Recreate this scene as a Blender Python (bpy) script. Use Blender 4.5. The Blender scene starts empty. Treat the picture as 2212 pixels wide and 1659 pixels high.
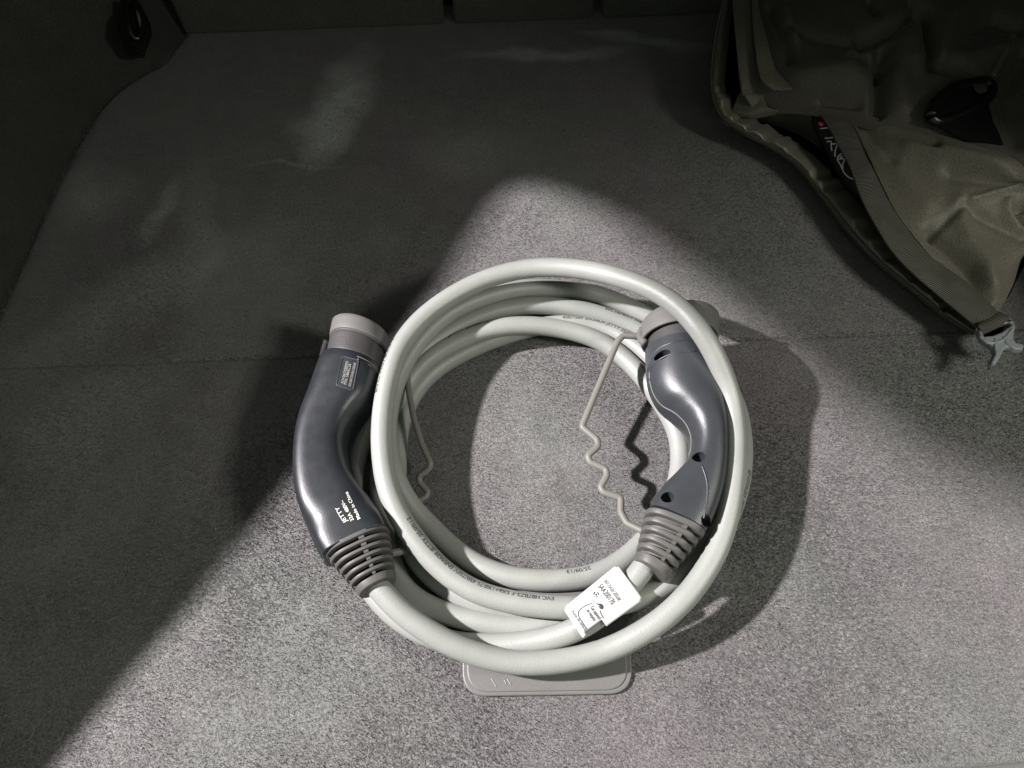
import bpy, bmesh, math, random
import numpy as np
from mathutils import Vector, Matrix, noise
from mathutils.bvhtree import BVHTree
from math import radians, sin, cos, pi, sqrt

random.seed(7); np.random.seed(7)
SC = bpy.context.scene
COL = SC.collection

# ------------------------------------------------------------------ camera
CAM_H = 0.58
PITCH = radians(60.0)          # below the horizon
ROLL = radians(2.2)
FPX = 1536.0                   # focal length in units of a 2212 px wide picture
cam_d = bpy.data.cameras.new("camera"); cam = bpy.data.objects.new("camera", cam_d); COL.objects.link(cam)
f = Vector((0, cos(PITCH), -sin(PITCH)))
r0 = Vector((1, 0, 0)); u0 = Vector((0, sin(PITCH), cos(PITCH)))
R_ = r0 * cos(ROLL) - u0 * sin(ROLL)
U_ = r0 * sin(ROLL) + u0 * cos(ROLL)
m = Matrix((R_, U_, -f)).transposed().to_4x4(); m.translation = Vector((0, 0, CAM_H))
cam.matrix_world = m
cam_d.sensor_fit = 'HORIZONTAL'; cam_d.sensor_width = 36.0
cam_d.lens = FPX / 2212.0 * 36.0
cam_d.clip_start = 0.01; cam_d.clip_end = 50
SC.camera = cam

# ------------------------------------------------------------------ world
W = bpy.data.worlds.new("World"); SC.world = W; W.use_nodes = True
bg = W.node_tree.nodes["Background"]
bg.inputs[0].default_value = (0.90, 1.0, 0.86, 1); bg.inputs[1].default_value = 0.29

# ------------------------------------------------------------------ lamps (two ceiling lamps of the garage outside the open boot)
def disk(name, loc, aim, power, size, col):
    l = bpy.data.lights.new(name, 'AREA'); l.shape = 'DISK'; l.size = size; l.energy = power; l.color = col
    o = bpy.data.objects.new(name, l); COL.objects.link(o); o.location = loc
    d = Vector(aim) - Vector(loc); o.rotation_euler = d.to_track_quat('-Z', 'Y').to_euler()
    return o
LAMP_L = Vector((-2.22, 0.30, 2.0)); LAMP_R = Vector((0.76, -0.05, 0.78))
disk("garage_lamp", LAMP_L, (0.05, 0.3, 0), 300.0, 0.11, (1.0, 0.948, 0.968))
disk("garage_lamp", LAMP_R, (0.1, 0.25, 0), 6.0, 0.20, (1.0, 0.985, 0.90))
SC.view_settings.view_transform = 'Standard'; SC.view_settings.look = 'None'
SC.view_settings.exposure = 0.0; SC.view_settings.gamma = 1.0

# ------------------------------------------------------------------ helpers
def P(px, py, z=0.0):
    """the place at height z that is seen at a spot of the photograph"""
    d = f * FPX + R_ * (px - 1106.0) - U_ * (py - 829.5)
    t = (z - CAM_H) / d.z
    return Vector((0, 0, CAM_H)) + d * t
def PX(v):
    d = Vector(v) - Vector((0, 0, CAM_H)); k = FPX / d.dot(f)
    return (1106 + d.dot(R_) * k, 829.5 - d.dot(U_) * k)

def tag(o, label=None, cat=None, group=None, kind=None):
    if label: o['label'] = label
    if cat: o['category'] = cat
    if group: o['group'] = group
    if kind: o['kind'] = kind
    return o
def empty(name, loc=(0, 0, 0)):
    o = bpy.data.objects.new(name, None); COL.objects.link(o); o.location = loc; o.empty_display_size = 0.02
    return o
def link(name, me, mat, parent=None, smooth=True):
    o = bpy.data.objects.new(name, me); COL.objects.link(o)
    if mat:
        me.materials.clear(); me.materials.append(mat)
    if smooth:
        me.polygons.foreach_set('use_smooth', [True] * len(me.polygons))
    if parent:
        o.parent = parent
        # parts keep their world place: parents sit at plain offsets
        loc = Vector((0, 0, 0)); p = parent
        while p: loc += p.location; p = p.parent
        me.transform(Matrix.Translation(-loc))
    return o
def mesh(name, vs, fs):
    me = bpy.data.meshes.new(name); me.from_pydata([tuple(v) for v in vs], [], fs); me.update(); return me
def fixn(me):
    bm = bmesh.new(); bm.from_mesh(me); bmesh.ops.recalc_face_normals(bm, faces=bm.faces); bm.to_mesh(me); bm.free(); return me
def evald(me, mods):
    """mesh after modifiers given as (type, {settings})"""
    o = bpy.data.objects.new("tmp", me); COL.objects.link(o)
    for t, s in mods:
        md = o.modifiers.new("m", t)
        for k, v in s.items(): setattr(md, k, v)
    dg = bpy.context.evaluated_depsgraph_get(); dg.update()
    out = bpy.data.meshes.new_from_object(o.evaluated_get(dg))
    bpy.data.objects.remove(o)
    return out
def catmull(pts, step):
    """dense smooth run through the points, evenly spaced"""
    p = [Vector(q) for q in pts]; n = len(p)
    out = []
    for i in range(n - 1):
        a = p[max(i - 1, 0)]; b = p[i]; c = p[i + 1]; d = p[min(i + 2, n - 1)]
        tb = [0, max((b - a).length, 1e-6) ** .5, 0, 0]
        t0 = 0; t1 = t0 + max((b - a).length, 1e-5) ** .5; t2 = t1 + max((c - b).length, 1e-5) ** .5; t3 = t2 + max((d - c).length, 1e-5) ** .5
        if i == 0: a = b + (b - c); t1 = t0 + (b - a).length ** .5; t2 = t1 + (c - b).length ** .5; t3 = t2 + max((d - c).length, 1e-5) ** .5
        if i == n - 2: d = c + (c - b); t3 = t2 + (d - c).length ** .5
        K = 14
        for k in range(K + (1 if i == n - 2 else 0)):
            t = t1 + (t2 - t1) * k / K
            A1 = a * ((t1 - t) / (t1 - t0)) + b * ((t - t0) / (t1 - t0))
            A2 = b * ((t2 - t) / (t2 - t1)) + c * ((t - t1) / (t2 - t1))
            A3 = c * ((t3 - t) / (t3 - t2)) + d * ((t - t2) / (t3 - t2))
            B1 = A1 * ((t2 - t) / (t2 - t0)) + A2 * ((t - t0) / (t2 - t0))
            B2 = A2 * ((t3 - t) / (t3 - t1)) + A3 * ((t - t1) / (t3 - t1))
            out.append(B1 * ((t2 - t) / (t2 - t1)) + B2 * ((t - t1) / (t2 - t1)))
    # even spacing
    L = [0]
    for i in range(1, len(out)): L.append(L[-1] + (out[i] - out[i - 1]).length)
    tot = L[-1]; N = max(2, int(tot / step)); res = []; j = 0
    for k in range(N + 1):
        s = tot * k / N
        while j < len(L) - 2 and L[j + 1] < s: j += 1
        w = (s - L[j]) / max(L[j + 1] - L[j], 1e-9)
        res.append(out[j].lerp(out[j + 1], w))
    return res
def smooth_run(p, it):
    p = [v.copy() for v in p]
    for _ in range(it):
        q = [v.copy() for v in p]
        for i in range(1, len(p) - 1): q[i] = p[i] * .5 + (p[i - 1] + p[i + 1]) * .25
        p = q
    return p
def frames(run):
    """tangent, up-ish and side vectors per point"""
    T = []
    for i in range(len(run)):
        a = run[max(i - 1, 0)]; b = run[min(i + 1, len(run) - 1)]; T.append((b - a).normalized())
    out = []
    for t in T:
        up = Vector((0, 0, 1)); u = (up - t * up.dot(t))
        if u.length < 0.1: u = Vector((0, 1, 0)) - t * t.y
        u.normalize(); out.append((t, u, t.cross(u)))
    return out
def tube_mesh(name, run, r, seg=16, caps=True, rfun=None):
    fr = frames(run); vs = []; fs = []
    for i, (c, (t, u, s)) in enumerate(zip(run, fr)):
        rr = rfun(i / (len(run) - 1)) if rfun else r
        for k in range(seg):
            a = 2 * pi * k / seg; vs.append(c + u * (cos(a) * rr) + s * (sin(a) * rr))
    n = len(run)
    for i in range(n - 1):
        for k in range(seg):
            k2 = (k + 1) % seg
            fs.append((i * seg + k, i * seg + k2, (i + 1) * seg + k2, (i + 1) * seg + k))
    if caps:
        fs.append(tuple(range(seg))); fs.append(tuple(reversed(range((n - 1) * seg, n * seg))))
    return fixn(mesh(name, vs, fs))
def loft(name, rings, caps=True):
    seg = len(rings[0]); vs = [v for r in rings for v in r]; fs = []
    for i in range(len(rings) - 1):
        for k in range(seg):
            k2 = (k + 1) % seg
            fs.append((i * seg + k, i * seg + k2, (i + 1) * seg + k2, (i + 1) * seg + k))
    if caps:
        fs.append(tuple(range(seg))); fs.append(tuple(reversed(range((len(rings) - 1) * seg, len(rings) * seg))))
    return fixn(mesh(name, vs, fs))
def sgp(c, e): return math.copysign(abs(c) ** e, c)
class Sec:
    """an upright cross-section between two edge spots of the photograph"""
    def __init__(s, l, r, zc, hh, ex=2.5):
        L = P(l[0], l[1], zc); R = P(r[0], r[1], zc)
        s.c = (L + R) / 2; s.w = (R - L).length / 2; s.lat = (R - L).normalized(); s.h = hh; s.ex = ex
    @staticmethod
    def make(c, w, lat, h, ex):
        q = Sec.__new__(Sec); q.c = c; q.w = w; q.lat = lat.normalized(); q.h = h; q.ex = ex; return q
    def ring(s, seg=40, grow=0.0, up=None):
        up = up or Vector((0, 0, 1)); out = []
        for k in range(seg):
            a = 2 * pi * k / seg
            out.append(s.c + s.lat * ((s.w + grow) * sgp(cos(a), 2 / s.ex)) + up * ((s.h + grow) * sgp(sin(a), 2 / s.ex)))
        return out
def sec_mix(a, b, t):
    return Sec.make(a.c.lerp(b.c, t), a.w * (1 - t) + b.w * t, a.lat.lerp(b.lat, t), a.h * (1 - t) + b.h * t, a.ex * (1 - t) + b.ex * t)
def sec_spline(secs, n):
    """smooth in-between sections"""
    cs = [s.c for s in secs]; out = []
    def cr(v, i, t):
        a = v[max(i - 1, 0)]; b = v[i]; c = v[i + 1]; d = v[min(i + 2, len(v) - 1)]
        return 0.5 * ((2 * b) + (c - a) * t + (2 * a - 5 * b + 4 * c - d) * t * t + (3 * b - a - 3 * c + d) * t ** 3)
    for i in range(len(secs) - 1):
        for k in range(n):
            t = k / n
            out.append(Sec.make(cr(cs, i, t), cr([s.w for s in secs], i, t), cr([s.lat for s in secs], i, t), cr([s.h for s in secs], i, t), cr([s.ex for s in secs], i, t)))
    out.append(secs[-1]); return out

# ------------------------------------------------------------------ materials
def mat_new(name):
    mt = bpy.data.materials.new(name); mt.use_nodes = True
    nt = mt.node_tree; b = nt.nodes["Principled BSDF"]
    return mt, nt, b
def N(nt, typ, **kw):
    n = nt.nodes.new(typ)
    for k, v in kw.items():
        if k.startswith('_'): setattr(n, k[1:], v)
        else: n.inputs[k.replace('__', ' ')].default_value = v
    return n
def coord(nt): return nt.nodes.new('ShaderNodeNewGeometry').outputs['Position']
def noise_node(nt, src, scale, detail=3, rough=.5):
    n = nt.nodes.new('ShaderNodeTexNoise'); n.inputs['Scale'].default_value = scale
    n.inputs['Detail'].default_value = detail; n.inputs['Roughness'].default_value = rough
    nt.links.new(src, n.inputs['Vector']); return n.outputs['Fac']
def ramp(nt, src, stops):
    n = nt.nodes.new('ShaderNodeValToRGB'); e = n.color_ramp.elements
    while len(e) < len(stops): e.new(0.5)
    for i, (p, c) in enumerate(stops):
        e[i].position = p; e[i].color = (c, c, c, 1) if isinstance(c, (int, float)) else (*c, 1)
    nt.links.new(src, n.inputs['Fac']); return n.outputs['Color']
def mixc(nt, fac, a, b, mode='MIX'):
    n = nt.nodes.new('ShaderNodeMix'); n.data_type = 'RGBA'; n.blend_type = mode
    for s, v in ((n.inputs[0], fac), (n.inputs[6], a), (n.inputs[7], b)):
        if isinstance(v, bpy.types.NodeSocket): nt.links.new(v, s)
        elif isinstance(v, tuple): s.default_value = (*v, 1)
        else: s.default_value = v
    return n.outputs[2]
def math_n(nt, op, a, b=None, clamp=False):
    n = nt.nodes.new('ShaderNodeMath'); n.operation = op; n.use_clamp = clamp
    for s, v in zip(n.inputs, (a, b)):
        if v is None: continue
        if isinstance(v, bpy.types.NodeSocket): nt.links.new(v, s)
        else: s.default_value = v
    return n.outputs[0]
def bump(nt, b, h, strength, dist):
    n = nt.nodes.new('ShaderNodeBump'); n.inputs['Strength'].default_value = strength; n.inputs['Distance'].default_value = dist
    nt.links.new(h, n.inputs['Height']); nt.links.new(n.outputs[0], b.inputs['Normal'])

def plastic(name, col, rough, grain=0.25, gscale=1800, var=0.08, spec=0.5, dist=0.0003):
    mt, nt, b = mat_new(name); c = coord(nt)
    big = noise_node(nt, c, 45, 4)
    lo = tuple(v * (1 - var) for v in col); hi = tuple(min(1, v * (1 + var)) for v in col)
    nt.links.new(mixc(nt, big, lo, hi), b.inputs['Base Color'])
    rr = math_n(nt, 'MULTIPLY_ADD', noise_node(nt, c, 120, 3), 0.16); nt.nodes[-1].inputs[2].default_value = rough - .08
    nt.links.new(rr, b.inputs['Roughness'])
    b.inputs['Specular IOR Level'].default_value = spec
    bump(nt, b, noise_node(nt, c, gscale, 2), grain, dist)
    return mt
M = {}
M['cable'] = plastic('cable_grey', (0.258, 0.267, 0.248), .44, .8, 900, .13, .6)
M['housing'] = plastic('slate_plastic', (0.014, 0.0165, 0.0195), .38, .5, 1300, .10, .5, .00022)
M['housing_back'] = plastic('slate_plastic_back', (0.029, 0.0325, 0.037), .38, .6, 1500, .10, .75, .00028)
M['collar'] = plastic('grained_plastic', (0.048, 0.045, 0.046), .5, .8, 1400, .1, .5)
M['rubber'] = plastic('grey_rubber', (0.120, 0.117, 0.111), .55, .25, 1200, .10, .35)
M['rubber_dark'] = plastic('dark_rubber', (0.10, 0.095, 0.09), .6, .3, 1200, .10, .3)
M['boot'] = plastic('boot_rubber', (0.080, 0.077, 0.072), .5, .3, 900, .16, .4)
M['tether'] = plastic('tether_grey', (0.155, 0.150, 0.134), .5, .2, 1000, .06, .4)
M['paper'] = plastic('white_label', (0.46, 0.463, 0.45), .55, .05, 500, .02, .3)
M['ink'] = plastic('ink', (0.03, 0.03, 0.032), .6, 0, 500, .0, .2)
M['ink_cable'] = plastic('cable_ink', (0.05, 0.052, 0.05), .6, 0, 500, .0, .2)
M['print_white'] = plastic('white_print', (0.72, 0.71, 0.66), .5, 0, 500, .0, .3)
M['plate'] = plastic('plate', (0.018, 0.022, 0.027), .5, .2, 1200, .1, .3)
M['grey_plate'] = plastic('handle_plastic', (0.125, 0.121, 0.116), .42, .7, 1300, .08, .5)
M['black'] = plastic('black_plastic', (0.006, 0.006, 0.006), .28, .1, 500, .1, .5)
M['void'] = plastic('void_black', (0.006, 0.006, 0.006), .9, .3, 500, .1, .1)  # matt black, also used where only shade is meant
M['buckle'] = plastic('buckle_plastic', (0.21, 0.225, 0.235), .42, .5, 1400, .1, .5)
M['plate_print'] = plastic('plate_print', (.34, .33, .29), .5, 0, 500, 0, .3)
M['red'] = plastic('red_print', (0.42, 0.05, 0.04), .6, 0, 500, 0, .3)
mt, nt, b = mat_new('dark_metal'); b.inputs['Base Color'].default_value = (.05, .047, .043, 1); b.inputs['Metallic'].default_value = .9; b.inputs['Roughness'].default_value = .22
bump(nt, b, noise_node(nt, coord(nt), 200, 2), .1, .0003); M['metal'] = mt

def cloth(name, col, rough, weave=2600, wr=0.5, var=.18, blot=None, spec=.35):
    mt, nt, b = mat_new(name); c = coord(nt)
    wv = nt.nodes.new('ShaderNodeTexVoronoi'); wv.inputs['Scale'].default_value = weave * .5; nt.links.new(c, wv.inputs['Vector'])
    n1 = noise_node(nt, c, 14, 5); n2 = noise_node(nt, c, 900, 2)
    lo = tuple(v * (1 - var) for v in col); hi = tuple(v * (1 + var) for v in col)
    k = mixc(nt, n1, lo, hi)
    k = mixc(nt, 1.0, k, ramp(nt, n2, [(.3, .62), (.7, 1.35)]), 'MULTIPLY')
    nt.links.new(k, b.inputs['Base Color'])
    b.inputs['Roughness'].default_value = rough; b.inputs['Specular IOR Level'].default_value = spec
    b.inputs['Sheen Weight'].default_value = .15; b.inputs['Sheen Roughness'].default_value = .4
    bump(nt, b, wv.outputs['Distance'], wr, .0002)
    return mt
M['olive'] = cloth('olive_nylon', (0.100, 0.093, 0.071), .56, weave=1300, wr=1.0, spec=.3)  # same nylon as the body's, the flap's lamp light put into the colour
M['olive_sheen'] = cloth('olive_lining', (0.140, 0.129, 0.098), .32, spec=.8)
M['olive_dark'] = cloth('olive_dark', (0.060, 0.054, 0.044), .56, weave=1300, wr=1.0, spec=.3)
# ribbed webbing: ribs run across, driven by a UV made along the strap
mt, nt, b = mat_new('olive_webbing')
uv = nt.nodes.new('ShaderNodeUVMap'); uv.uv_map = 'uv'
sx = nt.nodes.new('ShaderNodeSeparateXYZ'); nt.links.new(uv.outputs[0], sx.inputs[0])
w = math_n(nt, 'SINE', math_n(nt, 'MULTIPLY', sx.outputs[0], 2 * pi / 0.00155))
w01 = math_n(nt, 'MULTIPLY_ADD', w, .5); nt.nodes[-1].inputs[2].default_value = .5
k = mixc(nt, w01, (.022, .021, .017), (.105, .098, .078))
k = mixc(nt, 1.0, k, ramp(nt, noise_node(nt, coord(nt), 60, 4), [(.3, .8), (.7, 1.15)]), 'MULTIPLY')
nt.links.new(k, b.inputs['Base Color']); b.inputs['Roughness'].default_value = .6; b.inputs['Specular IOR Level'].default_value = .3
bump(nt, b, w01, .8, .0006); M['webbing'] = mt

def carpet(name, col, marks=(), pile=True, blotch=.22):
    mt, nt, b = mat_new(name); c = coord(nt)
    n1 = noise_node(nt, c, 5.5, 5, .6); n2 = noise_node(nt, c, 34, 4, .6); n3 = noise_node(nt, c, 520, 3, .7); n4 = noise_node(nt, c, 1150, 1)
    k = mixc(nt, n1, tuple(v * (1 - blotch) for v in col), tuple(v * (1 + blotch) for v in col))
    k = mixc(nt, 1.0, k, ramp(nt, n2, [(.3, .9), (.7, 1.1)]), 'MULTIPLY')
    k = mixc(nt, 1.0, k, ramp(nt, n3, [(.34, .7), (.52, .98), (.68, 1.32)]), 'MULTIPLY')
    k = mixc(nt, 1.0, k, ramp(nt, n4, [(.36, .7), (.66, 1.35)]), 'MULTIPLY')
    # slight hue wandering of the worn yarn
    nh = ramp(nt, noise_node(nt, c, 5.0, 3), [(.38, 0.0), (.62, 1.0)])
    k = mixc(nt, 1.0, k, mixc(nt, nh, (1.055, .968, 1.0), (.975, 1.005, .962)), 'MULTIPLY')
    for (x, y, ax, ay, rot, amp, colr) in marks:
        amp = min(.95, amp * 1.6)      # scuffs and dust on the pile
        mp = nt.nodes.new('ShaderNodeMapping'); mp.vector_type = 'TEXTURE'
        mp.inputs['Location'].default_value = (x, y, 0); mp.inputs['Rotation'].default_value = (0, 0, rot); mp.inputs['Scale'].default_value = (ax, ay, 1)
        wob = nt.nodes.new('ShaderNodeVectorMath'); wob.operation = 'ADD'
        nz = nt.nodes.new('ShaderNodeTexNoise'); nz.inputs['Scale'].default_value = 14; nz.inputs['Detail'].default_value = 3; nt.links.new(c, nz.inputs['Vector'])
        sc_ = nt.nodes.new('ShaderNodeVectorMath'); sc_.operation = 'MULTIPLY_ADD'; nt.links.new(nz.outputs['Color'], sc_.inputs[0]); sc_.inputs[1].default_value = (.06, .06, 0); sc_.inputs[2].default_value = (-.03, -.03, 0)
        nt.links.new(c, wob.inputs[0]); nt.links.new(sc_.outputs[0], wob.inputs[1]); nt.links.new(wob.outputs[0], mp.inputs['Vector'])
        ln = nt.nodes.new('ShaderNodeVectorMath'); ln.operation = 'MULTIPLY'; ln.inputs[1].default_value = (1, 1, 0); nt.links.new(mp.outputs[0], ln.inputs[0])
        l2 = nt.nodes.new('ShaderNodeVectorMath'); l2.operation = 'LENGTH'; nt.links.new(ln.outputs[0], l2.inputs[0])
        fac = ramp(nt, l2.outputs['Value'], [(0.25, amp), (1.0, 0.0)])
        fac = math_n(nt, 'MULTIPLY', fac, ramp(nt, noise_node(nt, c, 40, 5, .7), [(.35, .65), (.62, 1.0)]))
        k = mixc(nt, fac, k, colr)
    nt.links.new(k, b.inputs['Base Color'])
    b.inputs['Roughness'].default_value = .8; b.inputs['Specular IOR Level'].default_value = .25
    b.inputs['Sheen Weight'].default_value = .12; b.inputs['Sheen Roughness'].default_value = .5
    hh = math_n(nt, 'ADD', n3, math_n(nt, 'MULTIPLY', n4, .6))
    bump(nt, b, hh, .7, .0011)
    return mt
def mk(px, py, ax, ay, rotdeg, amp, c):
    q = P(px, py, 0); return (q.x, q.y, ax, ay, radians(rotdeg), amp, c)
dust = (.42, .43, .42)
MARKS = [mk(735, 225, .045, .125, -14, .75, dust), mk(690, 290, .05, .05, 0, .4, dust),
         mk(1170, 118, .15, .016, -4, .35, dust), mk(1390, 95, .10, .018, -18, .3, dust),
         mk(340, 450, .018, .06, -12, .35, dust), mk(200, 425, .05, .06, 30, .25, dust), mk(640, 357, .07, .005, -8, .25, dust),
         mk(290, 640, .16, .05, 40, .22, dust), mk(430, 470, .03, .12, 10, .16, dust), mk(250, 860, .12, .05, 35, .14, dust), mk(1500, 250, .08, .03, -20, .12, dust), mk(1000, 330, .09, .05, 20, .10, dust), mk(1330, 75, .05, .01, -10, .25, dust),
         mk(470, 620, .12, .10, 60, .12, dust), mk(120, 1000, .10, .18, 0, .10, dust), mk(560, 930, .09, .12, -30, .10, dust)]
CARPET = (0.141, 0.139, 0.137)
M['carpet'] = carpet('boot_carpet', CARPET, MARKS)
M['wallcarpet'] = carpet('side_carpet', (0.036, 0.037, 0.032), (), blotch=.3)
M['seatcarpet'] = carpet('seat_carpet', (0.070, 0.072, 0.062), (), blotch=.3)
M['trim'] = plastic('black_trim', (0.012, 0.012, 0.012), .6, .3, 900, .1, .3)

# ------------------------------------------------------------------ the boot: floor, seats, side walls
SEAM_Y = P(1106, 752).y
SEAT_Y = P(900, 62).y
FL_L = [(395, 72), (372, 98), (345, 138), (300, 160), (245, 195), (205, 240), (178, 285), (150, 335), (122, 385), (92, 450), (60, 520), (20, 610), (-40, 740), (-120, 940)]
edge = [P(x, y, 0) for x, y in FL_L]
def edge_x(y):
    pts = sorted([(e.y, e.x) for e in edge])
    return float(np.interp(y, [p[0] for p in pts], [p[1] for p in pts]))
LIP = [P(1760, 1668), P(1900, 1660), P(1975, 1653), P(2110, 1640), P(2230, 1632)]
lipy = (lambda x: LIP[0].y + (x - LIP[0].x) * (LIP[-1].y - LIP[0].y) / (LIP[-1].x - LIP[0].x))
ys = sorted(set([-0.012 + i * .012 for i in range(1, 80)] + [SEAM_Y + d for d in (-.0045, -.0022, -.0009, 0, .0009, .0022, .0045)]))
ys = [y for y in ys if y < SEAT_Y + .004] + [SEAT_Y + .004, SEAT_Y + .07]
NX = 70; vs = []; fs = []
def floor_z(x, y):
    z = 0.0009 * noise.noise(Vector((x * 6, y * 6, 0))) + .0004 * noise.noise(Vector((x * 25, y * 25, 3)))
    z -= 0.0016 * math.exp(-((y - SEAM_Y) / .0020) ** 2)
    e = edge_x(y)
    z -= 0.006 * math.exp(-((x - e) / .006) ** 2)
    return z
LY = .0085
def ey(x): return max(-.03, (x - .26)) * .05
ys = [LY + (y - ys[0]) * (ys[12] - LY) / (ys[12] - ys[0]) if k < 12 else y for k, y in enumerate(ys)]
for y in ys:
    x0 = edge_x(y); 
    for i in range(NX + 1):
        t = i / NX; yw = max(0, 1 - (y - LY) / .12)
        if i == 0: x = x0
        elif i <= 4: x = x0 + (0.003, .007, .012, .02)[i - 1]
        else: x = x0 + .02 + (0.56 - x0 - .02) * (i - 4) / (NX - 4)
        vs.append((x, y + ey(x) * yw, floor_z(x, y)))
n = NX + 1
for j in range(len(ys) - 1):
    for i in range(NX): fs.append((j * n + i, j * n + i + 1, (j + 1) * n + i + 1, (j + 1) * n + i))
floor = link('boot_floor', mesh('boot_floor', vs, fs), M['carpet']); tag(floor, kind='structure')

# front edge of the mat curls over the sill
y0 = ys[0]
sill = []
def strip(name, rows, mat, parent=None, kind=None, smooth=True, thick=None):
    n = len(rows[0]); vs = [v for r in rows for v in r]; fs = []
    for j in range(len(rows) - 1):
        for i in range(n - 1): fs.append((j * n + i, j * n + i + 1, (j + 1) * n + i + 1, (j + 1) * n + i))
    me = mesh(name, vs, fs)
    if thick: me = evald(me, [('SOLIDIFY', {'thickness': thick, 'offset': -1})])
    o = link(name, me, mat, parent, smooth)
    if kind: tag(o, kind=kind)
    return o
xs = [-.62 + i * .02 for i in range(63)]
strip('mat_edge', [[Vector((x, ey(x) + y0 + .0005, .0002 + floor_z(x, y0)*0)) for x in xs], [Vector((x, ey(x) + y0 - .004, -.001)) for x in xs], [Vector((x, ey(x) + y0 - .006, -.006)) for x in xs]], M['carpet'], kind='structure')
strip('sill_trim', [[Vector((x, ey(x) + y0 - .0065, -.008)) for x in xs], [Vector((x, ey(x) + y0 - .012, -.004)) for x in xs], [Vector((x, ey(x) + y0 - .05, -.003)) for x in xs], [Vector((x, ey(x) + y0 - .16, -.006)) for x in xs], [Vector((x, ey(x) + y0 - .19, -.06)) for x in xs]], M['grey_plate'], kind='structure')

# pile fibres standing on the floor: nobody could count them
def pile(name, n, sel, parent, mat, length=(.0018, .0034), width=.00034):
    x = np.random.uniform(-.58, .5, n * 3); y = np.random.uniform(ys[0] + .001, SEAT_Y, n * 3); y = y + np.maximum(-.03, x - .26) * .05 * np.maximum(0, 1 - (y - LY) / .12)
    keep = np.random.uniform(0, 1, n * 3) < sel(x, y)
    x = x[keep][:n]; y = y[keep][:n]; k = len(x)
    ang = np.random.normal(-1.5, .9, k); tilt = np.random.uniform(.35, 1.25, k); L = np.random.uniform(*length, k)
    dx = np.cos(ang) * np.sin(tilt) * L; dy = np.sin(ang) * np.sin(tilt) * L; dz = np.cos(tilt) * L
    wa = np.random.uniform(0, 2 * pi, k); wx = np.cos(wa) * width; wy = np.sin(wa) * width
    z0 = np.full(k, -.0002)
    v = np.empty((k, 3, 3))
    v[:, 0] = np.stack([x - wx, y - wy, z0], 1); v[:, 1] = np.stack([x + wx, y + wy, z0], 1); v[:, 2] = np.stack([x + dx, y + dy, z0 + dz], 1)
    me = bpy.data.meshes.new(name); me.vertices.add(3 * k); me.vertices.foreach_set('co', v.ravel())
    me.loops.add(3 * k); me.loops.foreach_set('vertex_index', np.arange(3 * k, dtype=np.int32))
    me.polygons.add(k); me.polygons.foreach_set('loop_start', np.arange(0, 3 * k, 3, dtype=np.int32))
    me.update(); me.validate()
    o = link(name, me, mat, parent, smooth=False); tag(o, kind='stuff'); return o
xe = np.array([edge_x(y) for y in np.linspace(-.1, 1.0, 200)])
def sel(x, y):
    ok = x > np.interp(y, np.linspace(-.1, 1.0, 200), xe) + .004
    d = np.clip(1.25 - y * 1.35, .12, 1)
    vis = np.abs(x) < .12 + .74 * (np.sqrt(y * y + .33))
    return ok * d * vis
mt, nt, b = mat_new('pile_yarn'); c = coord(nt)
k = mixc(nt, ramp(nt, noise_node(nt, c, 620, 2, .7), [(.36, 0), (.66, 1)]), tuple(v * .68 for v in CARPET), tuple(v * 1.5 for v in CARPET))
k = mixc(nt, 1.0, k, ramp(nt, noise_node(nt, c, 5.5, 5, .6), [(.3, .8), (.7, 1.2)]), 'MULTIPLY')
nt.links.new(k, b.inputs['Base Color']); b.inputs['Roughness'].default_value = .5; b.inputs['Specular IOR Level'].default_value = .3
M['pile'] = mt
PILE_N = 520000
pile('carpet_pile', PILE_N, sel, floor, M['pile'])

# left side wall: rises from the floor edge with a soft foot, bulges outwards
LW = []
ysw = [0.0 - .25 + i * .03 for i in range(0, 40)]
ysw = [y for y in ysw if y < SEAT_Y + .02] + [SEAT_Y + .03]
prof = [(.001, -.010), (-.0025, .004), (-.007, .016), (-.016, .045), (-.028, .10), (-.036, .17), (-.05, .19), (-.09, .195), (-.16, .197)]
rows = []
for (dx, z) in prof:
    rows.append([Vector((edge_x(y) + dx - .01 * noise.noise(Vector((y * 5, z * 8, 1))), y, z)) for y in ysw])
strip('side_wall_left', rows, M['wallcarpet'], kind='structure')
# upper left side of the body: unseen, its opening shaped to throw the light wedge
XW = -.575
def wallpt(px, py):
    F = P(px, py, 0); L = LAMP_L
    t = (XW - L.x) / (F.x - L.x); q = L + (F - L) * t
    return Vector((XW, q.y, q.z))
lower = [(120, 1659), (260, 1490), (420, 1305), (600, 1085), (800, 835), (900, 700), (985, 585), (1040, 490), (1085, 425), (1130, 396)]
upper = [(1180, 398), (1250, 420), (1330, 452), (1420, 505), (1560, 612), (1700, 735), (1850, 855), (2050, 985), (2250, 1085), (2500, 1190)]
lo = [wallpt(*p) for p in lower]; up = [wallpt(*p) for p in upper]
d0 = (lo[0] - lo[1]).normalized(); lo0 = lo[0] + d0 * .25
d1 = (up[-1] - up[-2]).normalized(); up1 = up[-1] + d1 * .5
apex = (lo[-1] + up[0]) / 2
ZT = max(up1.z + .05, 1.25)
poly_lo = [Vector((XW, lo0.y, .17))] + [lo0] + lo + [Vector((XW, 1.02, lo[-1].z)), Vector((XW, 1.02, .17))]
poly_up = [Vector((XW, 1.02, lo[-1].z))] + [lo[-1]] + up + [up1, Vector((XW, up1.y, ZT)), Vector((XW, 1.02, ZT))]
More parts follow.
